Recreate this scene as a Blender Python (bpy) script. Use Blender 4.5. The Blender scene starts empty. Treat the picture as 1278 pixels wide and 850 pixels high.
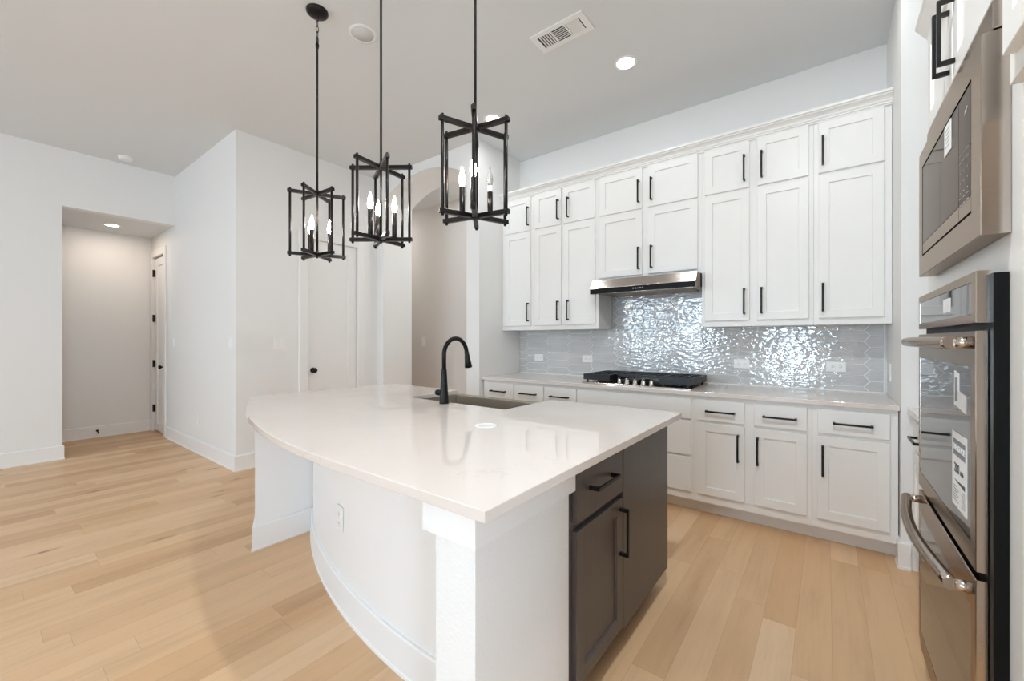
import bpy, bmesh, math, random
from mathutils import Vector, Matrix
random.seed(7)
C = bpy.context.scene.collection
SC = bpy.context.scene
PI = math.pi

# ------------------------------------------------------------------ camera
cam_d = bpy.data.cameras.new('camera')
cam_d.sensor_width = 36.0
cam_d.lens = 516.6 / 1278.0 * 36.0
cam_d.clip_start = 0.02
cam = bpy.data.objects.new('camera', cam_d)
C.objects.link(cam)
cam.location = (0, 0, 1.29)
cam.rotation_euler = (PI / 2, 0, math.atan(393 / 516.6))
SC.camera = cam

# ------------------------------------------------------------------ view, world, lamps
SC.view_settings.view_transform = 'Standard'
SC.view_settings.look = 'None'
SC.view_settings.gamma = 1.0
SC.view_settings.use_curve_mapping = False
SC.view_settings.exposure = 0.02
SC.cycles.max_bounces = 14
SC.cycles.diffuse_bounces = 8
SC.cycles.glossy_bounces = 6
SC.cycles.transparent_max_bounces = 12
SC.cycles.caustics_reflective = False
SC.cycles.caustics_refractive = False
SC.cycles.sample_clamp_indirect = 6.0

SKY_STRENGTH = 24.0
world = bpy.data.worlds.new('world')
SC.world = world
world.use_nodes = True
bgn = world.node_tree.nodes['Background']
bgn.inputs['Color'].default_value = (0.65, 0.83, 1.0, 1)
bgn.inputs['Strength'].default_value = SKY_STRENGTH

# main dimensions, metres (camera stands at x=0, y=0)
CEIL = 3.377
XL, XR = -6.617, 1.0            # left wall face, right wall face
YR = -5.5                       # rear wall with the windows, behind the camera
YK = 3.205                      # plane of the arch wall and the kitchen returns
YB = 3.915                      # back wall of the cabinet alcove
XCL = -4.645                    # closet wall face
AX0, AX1 = -2.865, 0.336        # alcove sides
WINS = [(-5.1, -4.45, 0.8, 2.8), (-3.6, -2.8, 0.8, 2.8), (-1.2, -0.4, 0.15, 2.2)]   # rear wall windows: x0, x1, z0, z1
FILL_DOOR = (-0.72, -0.25, 0.08, 2.0)                               # added out-of-view glass door in the right wall, brightens the island end: y0, y1, z0, z1

def area_light(name, loc, sx, sy, energy, color=(1, 1, 1), rot=(0, 0, 0), portal=False, shape='RECTANGLE'):
    l = bpy.data.lights.new(name, 'AREA')
    l.shape = shape
    l.size = sx
    if shape == 'RECTANGLE':
        l.size_y = sy
    l.energy = energy
    l.color = color
    o = bpy.data.objects.new(name, l)
    C.objects.link(o)
    o.location = loc
    o.rotation_euler = rot
    if portal:
        l.cycles.is_portal = True
    return o

for i, (a, b, z0, z1) in enumerate(WINS):      # daylight through the rear windows
    area_light('window_portal', ((a + b) / 2, YR - 0.13, (z0 + z1) / 2), b - a, z1 - z0, 1.0, rot=(PI / 2, 0, 0), portal=True)

wa, wb, wz0, wz1 = FILL_DOOR  # daylight let in by the added right-wall door
area_light('window_portal', (XR + 0.13, (wa + wb) / 2, (wz0 + wz1) / 2), wz1 - wz0, wb - wa, 1.0, rot=(0, PI / 2, 0), portal=True)

# ------------------------------------------------------------------ materials
def srgb(r, g, b):
    f = lambda c: c / 12.92 if c <= 0.04045 else ((c + 0.055) / 1.055) ** 2.4
    return (f(r / 255), f(g / 255), f(b / 255), 1)

def mat(name, color=(0.8, 0.8, 0.8, 1), rough=0.5, metal=0.0, spec=0.5, emit=None, estr=0.0):
    m = bpy.data.materials.new(name)
    m.use_nodes = True
    b = m.node_tree.nodes['Principled BSDF']
    b.inputs['Base Color'].default_value = color
    b.inputs['Roughness'].default_value = rough
    b.inputs['Metallic'].default_value = metal
    b.inputs['Specular IOR Level'].default_value = spec
    if emit:
        b.inputs['Emission Color'].default_value = emit
        b.inputs['Emission Strength'].default_value = estr
    return m

class NT:
    """small node-graph helper"""
    def __init__(self, m):
        self.t = m.node_tree
        self.b = self.t.nodes['Principled BSDF']
    def n(self, kind, **kw):
        x = self.t.nodes.new(kind)
        for k, v in kw.items():
            setattr(x, k, v)
        return x
    def l(self, a, b):
        self.t.links.new(a, b)
    def setin(self, sock, v):
        if hasattr(v, 'is_output') or hasattr(v, 'links'):
            self.l(v, sock)
        else:
            sock.default_value = v
    def math(self, op, a, b=0.0, c=None):
        x = self.n('ShaderNodeMath', operation=op)
        self.setin(x.inputs[0], a)
        self.setin(x.inputs[1], b)
        if c is not None:
            self.setin(x.inputs[2], c)
        return x.outputs[0]
    def pos(self):
        return self.n('ShaderNodeNewGeometry').outputs['Position']
    def scaled(self, s, src=None):
        x = self.n('ShaderNodeVectorMath', operation='MULTIPLY')
        self.l(src or self.pos(), x.inputs[0])
        x.inputs[1].default_value = s
        return x.outputs[0]
    def noise(self, vec, scale, detail=3.0, rough=0.5):
        x = self.n('ShaderNodeTexNoise')
        self.l(vec, x.inputs['Vector'])
        x.inputs['Scale'].default_value = scale
        x.inputs['Detail'].default_value = detail
        x.inputs['Roughness'].default_value = rough
        return x.outputs['Fac']
    def ramp(self, fac, stops):
        x = self.n('ShaderNodeValToRGB')
        el = x.color_ramp.elements
        el[0].position, el[0].color = stops[0]
        el[1].position, el[1].color = stops[-1]
        for p, c in stops[1:-1]:
            e = el.new(p)
            e.color = c
        self.l(fac, x.inputs[0])
        return x.outputs[0]
    def mix(self, fac, a, b, mode='MIX'):
        x = self.n('ShaderNodeMix', data_type='RGBA', blend_type=mode)
        self.setin(x.inputs[0], fac)
        self.setin(x.inputs[6], a)
        self.setin(x.inputs[7], b)
        return x.outputs[2]
    def bump(self, h, strength, dist):
        x = self.n('ShaderNodeBump')
        x.inputs['Strength'].default_value = strength
        x.inputs['Distance'].default_value = dist
        self.l(h, x.inputs['Height'])
        self.l(x.outputs[0], self.b.inputs['Normal'])
        return x

def painted(name, color, rough, scale=90, strength=0.12, dist=0.004):
    m = mat(name, color, rough)
    g = NT(m)
    g.bump(g.noise(g.pos(), scale, 3), strength, dist)
    return m

WALL = painted('wall_paint', (0.80, 0.795, 0.785, 1), 0.6)
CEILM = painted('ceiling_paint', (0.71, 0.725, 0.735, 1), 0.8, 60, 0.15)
HALLW = painted('beige_hall_paint', (0.72, 0.68, 0.64, 1), 0.7)
TRIM = mat('trim_white', (0.83, 0.825, 0.815, 1), 0.35)
CAB = mat('cabinet_white', (0.82, 0.81, 0.79, 1), 0.35)
ISLW = painted('island_white_paint', (0.79, 0.79, 0.79, 1), 0.45, 110, 0.33, 0.006)
PANELW = mat('island_panel_white', (0.83, 0.83, 0.83, 1), 0.4)
BLACK = mat('matte_black_metal', (0.012, 0.011, 0.011, 1), 0.35, 0.6)
BRONZE = mat('dark_bronze_metal', (0.018, 0.015, 0.014, 1), 0.32, 0.7)
IRON = mat('cast_iron', (0.012, 0.012, 0.014, 1), 0.4, 0.2)
PLASTIC = mat('white_plastic', (0.84, 0.84, 0.83, 1), 0.3)
SLOT = mat('dark_slot', (0.05, 0.05, 0.05, 1), 0.6)
VOID = mat('dark_void', (0.003, 0.003, 0.003, 1), 0.5, 0.0, 0.15)
CHROME = mat('chrome', (0.75, 0.74, 0.72, 1), 0.12, 1.0)
BGLASS = mat('black_glass', (0.012, 0.012, 0.014, 1), 0.03, 0.0, 0.8)
PAPER = mat('label_paper', (0.85, 0.85, 0.85, 1), 0.6)
INK = mat('label_ink', (0.06, 0.06, 0.065, 1), 0.6)
GRAYINK = mat('label_grey_ink', (0.25, 0.25, 0.26, 1), 0.6)
LEGEND = mat('pale_legend_print', (0.75, 0.75, 0.75, 1), 0.5)
GROUT = mat('grout', (0.90, 0.90, 0.89, 1), 0.7)
VENTG = mat('vent_recess', (0.03, 0.03, 0.03, 1), 0.8)
DISC = mat('grey_diffuser', (0.62, 0.62, 0.61, 1), 0.6)
CANL = mat('lit_diffuser', (1, 1, 1, 1), 0.5, emit=(1, 0.96, 0.90, 1), estr=9.0)
HOODL = mat('lit_led_strip', (1, 1, 1, 1), 0.5, emit=(1, 0.98, 0.95, 1), estr=2.5)
FLAME = mat('lit_bulb', (1, 1, 1, 1), 0.2, emit=(1, 0.91, 0.80, 1), estr=90.0)
GLASS = mat('clear_glass', (1, 1, 1, 1), 0.02)
GLASS.node_tree.nodes['Principled BSDF'].inputs['Transmission Weight'].default_value = 1.0

def stainless(name, col, rough):
    m = mat(name, col, rough, 1.0)
    g = NT(m)
    g.b.inputs['Specular Tint'].default_value = (0.58, 0.52, 0.47, 1)
    g.bump(g.noise(g.scaled((4, 4, 420)), 1.0, 2), 0.05, 0.002)
    return m
STEEL = stainless('stainless_steel', (0.56, 0.50, 0.45, 1), 0.17)
SINKS = stainless('sink_steel', (0.62, 0.57, 0.50, 1), 0.33)

def pane_material():
    m = bpy.data.materials.new('window_glass')
    m.use_nodes = True
    t = m.node_tree
    t.nodes.remove(t.nodes['Principled BSDF'])
    tr = t.nodes.new('ShaderNodeBsdfTransparent')
    gl = t.nodes.new('ShaderNodeBsdfGlossy')
    gl.inputs['Roughness'].default_value = 0.02
    mx = t.nodes.new('ShaderNodeMixShader')
    mx.inputs[0].default_value = 0.04
    t.links.new(tr.outputs[0], mx.inputs[1])
    t.links.new(gl.outputs[0], mx.inputs[2])
    t.links.new(mx.outputs[0], t.nodes['Material Output'].inputs[0])
    return m
PANE = pane_material()

def floor_material():
    m = mat('oak_planks', rough=0.42)
    g = NT(m)
    sep = g.n('ShaderNodeSeparateXYZ')
    g.l(g.pos(), sep.inputs[0])
    X, Y = sep.outputs[0], sep.outputs[1]
    W, L = 0.1275, 1.35
    u = g.math('DIVIDE', g.math('ADD', X, 20.0), W)
    row = g.math('FLOOR', u)
    fu = g.math('FRACT', u)
    wn = g.n('ShaderNodeTexWhiteNoise', noise_dimensions='1D')
    g.l(row, wn.inputs['W'])
    v = g.math('ADD', g.math('DIVIDE', g.math('ADD', Y, 30.0), L), g.math('MULTIPLY', wn.outputs['Value'], 9.7))
    idx = g.math('FLOOR', v)
    fv = g.math('FRACT', v)
    cmb = g.n('ShaderNodeCombineXYZ')
    g.l(row, cmb.inputs[0])
    g.l(idx, cmb.inputs[1])
    wn2 = g.n('ShaderNodeTexWhiteNoise', noise_dimensions='2D')
    g.l(cmb.outputs[0], wn2.inputs['Vector'])
    pick = wn2.outputs['Value']
    base = g.ramp(pick, [(0.0, srgb(196, 160, 126)), (0.25, srgb(211, 178, 144)), (0.5, srgb(218, 187, 155)),
                         (0.8, srgb(206, 170, 134)), (1.0, srgb(222, 194, 164))])
    # grain, offset per plank
    off = g.n('ShaderNodeVectorMath', operation='MULTIPLY_ADD')
    g.l(wn2.outputs['Color'], off.inputs[0])
    off.inputs[1].default_value = (30, 30, 30)
    g.l(g.scaled((11, 1.3, 1)), off.inputs[2])
    grain = g.noise(off.outputs[0], 1.0, 5, 0.6)
    gcol = g.ramp(grain, [(0.28, (0.87, 0.845, 0.82, 1)), (0.5, (1, 1, 1, 1)), (0.75, (1.05, 1.045, 1.04, 1))])
    c = g.mix(1.0, base, gcol, 'MULTIPLY')
    off2 = g.n('ShaderNodeVectorMath', operation='MULTIPLY_ADD')
    g.l(wn2.outputs['Color'], off2.inputs[0])
    off2.inputs[1].default_value = (17, 17, 17)
    g.l(g.scaled((60, 2.2, 1)), off2.inputs[2])
    fine = g.noise(off2.outputs[0], 1.0, 4, 0.7)
    fcol = g.ramp(fine, [(0.25, (0.86, 0.84, 0.82, 1)), (0.5, (1, 1, 1, 1))])
    c = g.mix(0.45, c, fcol, 'MULTIPLY')
    # knots and mineral streaks
    vor = g.n('ShaderNodeTexVoronoi')
    g.l(g.scaled((6.5, 1.9, 1)), vor.inputs['Vector'])
    vor.inputs['Scale'].default_value = 0.8
    vor.inputs['Randomness'].default_value = 1.0
    d = g.math('ADD', vor.outputs['Distance'], g.math('MULTIPLY', g.noise(g.scaled((50, 14, 1)), 1.0, 3), 0.09))
    kn = g.ramp(d, [(0.075, (0.34, 0.26, 0.20, 1)), (0.105, (0.78, 0.72, 0.66, 1)), (0.2, (1, 1, 1, 1))])
    sp = g.n('ShaderNodeSeparateColor')
    g.l(vor.outputs['Color'], sp.inputs[0])
    keep = g.math('LESS_THAN', sp.outputs[0], 0.72)
    c = g.mix(keep, c, g.mix(1.0, c, kn, 'MULTIPLY'))
    e1 = g.math('LESS_THAN', g.math('MINIMUM', fu, g.math('SUBTRACT', 1.0, fu)), 0.008)
    e2 = g.math('LESS_THAN', g.math('MINIMUM', fv, g.math('SUBTRACT', 1.0, fv)), 0.0009)
    gap = g.math('MAXIMUM', e1, e2)
    c = g.mix(g.math('MULTIPLY', gap, 0.35), c, (0.25, 0.16, 0.09, 1))
    c = g.mix(1.0, c, (1.0, 0.955, 0.86, 1), 'MULTIPLY')
    g.l(c, g.b.inputs['Base Color'])
    g.bump(g.math('SUBTRACT', g.math('MULTIPLY', fine, 0.3), gap), 0.15, 0.001)
    return m
FLOOR = floor_material()

def quartz_material():
    m = mat('quartz', rough=0.03)
    g = NT(m)
    big = g.noise(g.pos(), 2.2, 6, 0.65)
    vein = g.math('ABSOLUTE', g.math('SUBTRACT', g.noise(g.pos(), 3.1, 5, 0.6), 0.5))
    c = g.ramp(big, [(0.3, (0.70, 0.635, 0.59, 1)), (0.7, (0.735, 0.675, 0.635, 1))])
    vc = g.ramp(vein, [(0.0, (0.90, 0.88, 0.86, 1)), (0.012, (1, 1, 1, 1))])
    spot = g.math('GREATER_THAN', g.noise(g.pos(), 2.0, 2), 0.56)
    c = g.mix(g.math('MULTIPLY', spot, 0.7), c, g.mix(1.0, c, vc, 'MULTIPLY'))
    sp = g.ramp(g.noise(g.pos(), 260, 1), [(0.68, (1, 1, 1, 1)), (0.78, (0.93, 0.92, 0.91, 1))])
    c = g.mix(1.0, c, sp, 'MULTIPLY')
    g.l(c, g.b.inputs['Base Color'])
    return m
QUARTZ = quartz_material()

def tile_material():
    m = mat('grey_glazed_tile', rough=0.025)
    m.node_tree.nodes['Principled BSDF'].inputs['IOR'].default_value = 1.8
    g = NT(m)
    c = g.ramp(g.noise(g.scaled((3, 1, 12)), 1.0, 2), [(0.3, srgb(190, 191, 192)), (0.7, srgb(202, 203, 203))])
    g.l(c, g.b.inputs['Base Color'])
    a = g.noise(g.scaled((21, 1, 40)), 1.0, 1.0, 0.4)
    b = g.noise(g.scaled((42, 1, 60)), 1.0, 2.0, 0.5)
    g.bump(g.math('ADD', a, g.math('MULTIPLY', b, 0.3)), 0.24, 0.012)
    return m
TILE = tile_material()

def wood_dark():
    m = mat('dark_stained_wood', rough=0.38)
    g = NT(m)
    f = g.noise(g.scaled((70, 70, 3)), 1.0, 4, 0.6)
    c = g.ramp(f, [(0.2, srgb(76, 70, 68)), (0.8, srgb(88, 81, 79))])
    g.l(c, g.b.inputs['Base Color'])
    return m
WOOD = wood_dark()
RAWWOOD = mat('raw_toe_kick_wood', srgb(120, 84, 45), 0.7)

# ------------------------------------------------------------------ mesh helpers
def box(bm, x0, x1, y0, y1, z0, z1, bev=0.0, M=None):
    x0, x1 = min(x0, x1), max(x0, x1)
    y0, y1 = min(y0, y1), max(y0, y1)
    z0, z1 = min(z0, z1), max(z0, z1)
    vs = [bm.verts.new(p) for p in ((x0, y0, z0), (x1, y0, z0), (x1, y1, z0), (x0, y1, z0),
                                    (x0, y0, z1), (x1, y0, z1), (x1, y1, z1), (x0, y1, z1))]
    fs = [bm.faces.new([vs[i] for i in f]) for f in ((0, 3, 2, 1), (4, 5, 6, 7), (0, 1, 5, 4), (1, 2, 6, 5), (2, 3, 7, 6), (3, 0, 4, 7))]
    if M is not None:
        for v in vs:
            v.co = M @ v.co
    if bev > 0:
        es = list({e for f in fs for e in f.edges})
        bmesh.ops.bevel(bm, geom=es, offset=bev, segments=1, profile=0.5, affect='EDGES')
    return vs

def ring_basis(d):
    d = Vector(d).normalized()
    a = Vector((0, 0, 1)) if abs(d.z) < 0.95 else Vector((1, 0, 0))
    u = d.cross(a).normalized()
    return u, d.cross(u).normalized()

def tube(bm, pts, r, seg=12, closed=False, caps=True):
    pts = [Vector(p) for p in pts]
    n = len(pts)
    rs = r if isinstance(r, (list, tuple)) else [r] * n
    rings = []
    up = None
    for i, p in enumerate(pts):
        if closed:
            d = pts[(i + 1) % n] - pts[i - 1]
        elif i == 0:
            d = pts[1] - pts[0]
        elif i == n - 1:
            d = pts[-1] - pts[-2]
        else:
            d = (pts[i + 1] - pts[i]).normalized() + (pts[i] - pts[i - 1]).normalized()
        d.normalize()
        if up is None:
            u, w = ring_basis(d)
        else:
            u = (up - d * up.dot(d)).normalized()
            w = d.cross(u)
        up = u
        rings.append([bm.verts.new(p + (u * math.cos(2 * PI * k / seg) + w * math.sin(2 * PI * k / seg)) * rs[i]) for k in range(seg)])
    m = n if closed else n - 1
    for i in range(m):
        a, b = rings[i], rings[(i + 1) % n]
        for k in range(seg):
            f = bm.faces.new((a[k], a[(k + 1) % seg], b[(k + 1) % seg], b[k]))
            f.smooth = True
    if not closed and caps:
        bm.faces.new(list(reversed(rings[0])))
        bm.faces.new(rings[-1])

def cyl(bm, p0, p1, r0, r1=None, seg=20):
    tube(bm, [p0, p1], [r0, r0 if r1 is None else r1], seg)

def lathe(bm, c, prof, seg=24, smooth=True):
    """profile (radius, z) from bottom to top about a vertical axis"""
    c = Vector(c)
    rings = []
    for r, z in prof:
        if r < 1e-6:
            rings.append([bm.verts.new(c + Vector((0, 0, z)))])
        else:
            rings.append([bm.verts.new(c + Vector((r * math.cos(2 * PI * k / seg), r * math.sin(2 * PI * k / seg), z))) for k in range(seg)])
    for a, b in zip(rings, rings[1:]):
        for k in range(seg):
            k2 = (k + 1) % seg
            if len(a) == 1:
                f = bm.faces.new((a[0], b[k2], b[k]))
            elif len(b) == 1:
                f = bm.faces.new((a[k], a[k2], b[0]))
            else:
                f = bm.faces.new((a[k], a[k2], b[k2], b[k]))
            f.smooth = smooth
    if len(rings[0]) > 1:
        bm.faces.new(list(reversed(rings[0])))
    if len(rings[-1]) > 1:
        bm.faces.new(rings[-1])

def prism(bm, poly, vec):
    """extrude a closed 3D polygon along vec"""
    vec = Vector(vec)
    a = [bm.verts.new(Vector(p)) for p in poly]
    b = [bm.verts.new(Vector(p) + vec) for p in poly]
    n = len(a)
    bm.faces.new(a)
    bm.faces.new(list(reversed(b)))
    for i in range(n):
        bm.faces.new((a[(i + 1) % n], a[i], b[i], b[(i + 1) % n]))

def sweep_strip(bm, path, prof, close_ends=True):
    """sweep a closed (offset, z) profile along an XY path; offset is to the right of travel"""
    rings = []
    n = len(path)
    for i in range(n):
        p = Vector((path[i][0], path[i][1]))
        if i == 0:
            d = Vector(path[1][:2]) - p
        elif i == n - 1:
            d = p - Vector(path[i - 1][:2])
        else:
            d1 = (p - Vector(path[i - 1][:2])).normalized()
            d2 = (Vector(path[i + 1][:2]) - p).normalized()
            d = d1 + d2
        d.normalize()
        nrm = Vector((d.y, -d.x))
        sc = 1.0
        if 0 < i < n - 1:
            sc = 1.0 / max(0.35, nrm.dot(Vector((d1.y, -d1.x))))
        rings.append([bm.verts.new((p.x + nrm.x * o * sc, p.y + nrm.y * o * sc, z)) for o, z in prof])
    m = len(prof)
    for a, b in zip(rings, rings[1:]):
        for k in range(m):
            bm.faces.new((a[k], a[(k + 1) % m], b[(k + 1) % m], b[k]))
    if close_ends:
        bm.faces.new(rings[0])
        bm.faces.new(list(reversed(rings[-1])))

# ------------------------------------------------------------------ object helpers
ORG = {}
def tagit(o, label=None, cat=None, group=None, kind=None):
    if label: o['label'] = label
    if cat: o['category'] = cat
    if group: o['group'] = group
    if kind: o['kind'] = kind
    return o

def mesh_obj(name, bm, m, origin):
    bmesh.ops.recalc_face_normals(bm, faces=bm.faces)
    for v in bm.verts:
        v.co -= origin
    me = bpy.data.meshes.new(name)
    bm.to_mesh(me)
    bm.free()
    me.materials.append(m)
    o = bpy.data.objects.new(name, me)
    C.objects.link(o)
    return o

def thing(name, label, cat, loc, group=None):
    o = bpy.data.objects.new(name, None)
    o.empty_display_size = 0.05
    C.objects.link(o)
    o.location = loc
    ORG[o] = Vector(loc)
    return tagit(o, label, cat, group)

def part(name, bm, m, parent, label=None):
    org = ORG[parent]
    o = mesh_obj(name, bm, m, org)
    o.parent = parent
    ORG[o] = org
    if label: o['label'] = label
    return o

def solo(name, bm, m, label=None, cat=None, group=None, kind=None):
    lo = Vector([min(v.co[i] for v in bm.verts) for i in range(3)])
    hi = Vector([max(v.co[i] for v in bm.verts) for i in range(3)])
    org = Vector(((lo.x + hi.x) / 2, (lo.y + hi.y) / 2, lo.z))
    o = mesh_obj(name, bm, m, org)
    o.location = org
    ORG[o] = org
    return tagit(o, label, cat, group, kind)

def struct(name, bm, m):
    return solo(name, bm, m, kind='structure')

def B(*a, **k):
    bm = bmesh.new()
    box(bm, *a, **k)
    return bm

def dup(root, offset, label, group=None):
    """copy of a thing with its parts and sub-parts"""
    r = root.copy()
    C.objects.link(r)
    r.location = Vector(root.location) + Vector(offset)
    r['label'] = label
    if group: r['group'] = group
    for ch in list(root.children):
        c = ch.copy()
        C.objects.link(c)
        c.parent = r
        for g in list(ch.children):
            d = g.copy()
            C.objects.link(d)
            d.parent = c
    return r

def text_bm(txt, size, M, depth=0.0006):
    cu = bpy.data.curves.new('lettering', 'FONT')
    cu.body = txt
    cu.size = size
    cu.extrude = depth
    cu.align_x = 'CENTER'
    cu.align_y = 'CENTER'
    o = bpy.data.objects.new('lettering', cu)
    C.objects.link(o)
    dg = bpy.context.evaluated_depsgraph_get()
    me = bpy.data.meshes.new_from_object(o.evaluated_get(dg))
    bm = bmesh.new()
    bm.from_mesh(me)
    bpy.data.objects.remove(o)
    bpy.data.curves.remove(cu)
    bpy.data.meshes.remove(me)
    bmesh.ops.transform(bm, matrix=M, verts=bm.verts)
    return bm

def face_back(x, y, z):     # front looks towards -Y; local x -> +X
    return Matrix.Translation((x, y, z))
def face_right(x, y, z):    # front looks towards -X; local x -> -Y, local y -> +X
    return Matrix(((0, 1, 0, x), (-1, 0, 0, y), (0, 0, 1, z), (0, 0, 0, 1)))
def face_left(x, y, z):     # front looks towards +X; local x -> +Y, local y -> -X
    return Matrix(((0, -1, 0, x), (1, 0, 0, y), (0, 0, 1, z), (0, 0, 0, 1)))

def shaker(M, w, h, t=0.02, stile=0.057, inset=0.009):
    """door panel: back at local y=0, front at y=-t"""
    bm = bmesh.new()
    e = 0.0018
    def ring(x0, x1, z0, z1, y):
        return [bm.verts.new(M @ Vector(p)) for p in ((x0, y, z0), (x1, y, z0), (x1, y, z1), (x0, y, z1))]
    rs = [ring(0, w, 0, h, 0), ring(0, w, 0, h, -t + e), ring(e, w - e, e, h - e, -t),
          ring(stile, w - stile, stile, h - stile, -t), ring(stile + 0.002, w - stile - 0.002, stile + 0.002, h - stile - 0.002, -t + inset)]
    for a, b in zip(rs, rs[1:]):
        for k in range(4):
            bm.faces.new((a[k], a[(k + 1) % 4], b[(k + 1) % 4], b[k]))
    bm.faces.new(list(reversed(rs[0])))
    bm.faces.new(rs[-1])
    return bm

def slab(M, w, h, t=0.02):
    return B(0, w, -t, 0, 0, h, bev=0.002, M=M)

def pull(M, length, horizontal=False, t=0.02, standoff=0.03):
    """square bar handle centred at local origin on the face at y=-t"""
    bm = bmesh.new()
    k = 0.0062
    y0, y1 = -t - standoff - 0.009, -t - standoff
    hl = length / 2
    if horizontal:
        box(bm, -hl, hl, y0, y1, -k, k, bev=0.001, M=M)
        for s in (-1, 1):
            box(bm, s * (hl - 0.006) - k, s * (hl - 0.006) + k, y1 - 0.002, -t, -k, k, M=M)
    else:
        box(bm, -k, k, y0, y1, -hl, hl, bev=0.001, M=M)
        for s in (-1, 1):
            box(bm, -k, k, y1 - 0.002, -t, s * (hl - 0.006) - k, s * (hl - 0.006) + k, M=M)
    return bm

# ================================================================== SETTING
struct('floor', B(-9.5, 1.3, YR - 0.2, 6.2, -0.08, 0.0), FLOOR)
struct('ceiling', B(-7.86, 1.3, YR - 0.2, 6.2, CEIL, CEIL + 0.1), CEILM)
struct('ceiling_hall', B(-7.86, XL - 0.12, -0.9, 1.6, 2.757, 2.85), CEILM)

# left wall with the corridor opening (Y 0.62..1.6, head at 2.757)
bm = bmesh.new()
prism(bm, [(XL, YR, 0), (XL, 0.62, 0), (XL, 0.62, 2.757), (XL, 1.6, 2.757), (XL, 1.6, CEIL), (XL, YR, CEIL)], (-0.12, 0, 0))
struct('wall_left', bm, WALL)
struct('wall_hall', B(-7.86, -7.74, -0.9, 1.72, 0, 2.85), WALL)
struct('wall_outer', B(-7.86, -7.74, 1.72, 3.66, 0, CEIL), WALL)
struct('wall_hall_end', B(-7.74, XL - 0.12, -0.9, -0.78, 0, 2.85), WALL)
# wall facing the camera left of the closet, with the corridor door opening
DX0, DX1, DZ = -7.63, -7.085, 2.462
bm = bmesh.new()
prism(bm, [(-7.74, 1.6, 0), (DX0, 1.6, 0), (DX0, 1.6, DZ), (DX1, 1.6, DZ), (DX1, 1.6, 0), (XCL, 1.6, 0), (XCL, 1.6, CEIL), (-7.74, 1.6, CEIL)], (0, 0.12, 0))
struct('wall_corridor', bm, WALL)
# closet wall (faces +X) with the closet door opening
CY0, CY1, CZ = 2.31, 2.93, 2.44
bm = bmesh.new()
prism(bm, [(XCL, 1.72, 0), (XCL, CY0, 0), (XCL, CY0, CZ), (XCL, CY1, CZ), (XCL, CY1, 0), (XCL, 3.66, 0), (XCL, 3.66, CEIL), (XCL, 1.72, CEIL)], (-0.12, 0, 0))
struct('wall_closet', bm, WALL)
# arch wall
AL, AR, SPR, RISE = -4.50, -3.044, 3.065, 0.205
ac = (AL + AR) / 2
hw = (AR - AL) / 2
R = (hw * hw + RISE * RISE) / (2 * RISE)
arc = []
a0 = math.asin(hw / R)
for k in range(41):
    a = -a0 + 2 * a0 * k / 40
    arc.append((ac + R * math.sin(a), YK, SPR + RISE - R + R * math.cos(a)))
bm = bmesh.new()
prism(bm, [(XCL, YK, 0), (AL, YK, 0)] + arc + [(AR, YK, 0), (AX0, YK, 0), (AX0, YK, CEIL), (XCL, YK, CEIL)], (0, 0.455, 0))
struct('wall_arch', bm, WALL)
struct('wall_alcove_left', B(AX0 - 0.12, AX0, YK + 0.455, YB + 0.12, 0, CEIL), WALL)
struct('wall_back', B(AX0, AX1, YB, YB + 0.12, 0, CEIL), WALL)
struct('wall_alcove_right', B(AX1, 1.12, YK, YB + 0.12, 0, CEIL), WALL)
bm = bmesh.new()
box(bm, XR, 1.12, YR, wa, 0, CEIL)
box(bm, XR, 1.12, wb, YK, 0, CEIL)
box(bm, XR, 1.12, wa, wb, 0, wz0)
box(bm, XR, 1.12, wa, wb, wz1, CEIL)
struct('wall_right', bm, WALL)
bm = bmesh.new()
for q in ((wa, wa + 0.05, wz0, wz1), (wb - 0.05, wb, wz0, wz1), (wa, wb, wz0, wz0 + 0.05), (wa, wb, wz1 - 0.05, wz1), ((wa + wb) / 2 - 0.025, (wa + wb) / 2 + 0.025, wz0, wz1)):
    box(bm, XR + 0.03, XR + 0.09, *q)
wn = struct('window_%d' % (len(WINS) + 1), bm, TRIM)  # frame of the added, unseen right-wall glass door
part('pane', B(XR + 0.058, XR + 0.064, wa, wb, wz0, wz1), PANE, wn)
struct('wall_passage', B(-6.6, AX0, 4.4, 4.52, 0, CEIL), HALLW)
struct('wall_passage_end', B(-6.72, -6.6, 3.0, 4.52, 0, CEIL), HALLW)
struct('wall_passage_side', B(-7.74, XCL - 0.12, 3.54, 3.66, 0, CEIL), HALLW)
struct('wall_passage_kitchen', B(AX0 - 0.12, AX0, YB + 0.12, 4.4, 0, CEIL), HALLW)
# rear wall with three window openings
bm = bmesh.new()
xs = [XL - 0.12] + [v for w in WINS for v in w[:2]] + [1.12]
for i in range(0, len(xs), 2):
    box(bm, xs[i], xs[i + 1], YR - 0.12, YR, 0, CEIL)
for a, b, z0, z1 in WINS:
    box(bm, a, b, YR - 0.12, YR, 0, z0)
    box(bm, a, b, YR - 0.12, YR, z1, CEIL)
struct('wall_rear', bm, WALL)
for i, (a, b, z0, z1) in enumerate(WINS):
    bm = bmesh.new()
    w = 0.05
    for bx in ((a, a + w, z0, z1), (b - w, b, z0, z1), (a, b, z0, z0 + w), (a, b, z1 - w, z1), ((a + b) / 2 - w / 2, (a + b) / 2 + w / 2, z0, z1)):
        box(bm, bx[0], bx[1], YR - 0.09, YR - 0.03, bx[2], bx[3])
    wn = struct('window_%d' % (i + 1), bm, TRIM)
    part('pane', B(a, b, YR - 0.064, YR - 0.058, z0, z1), PANE, wn)

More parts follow.
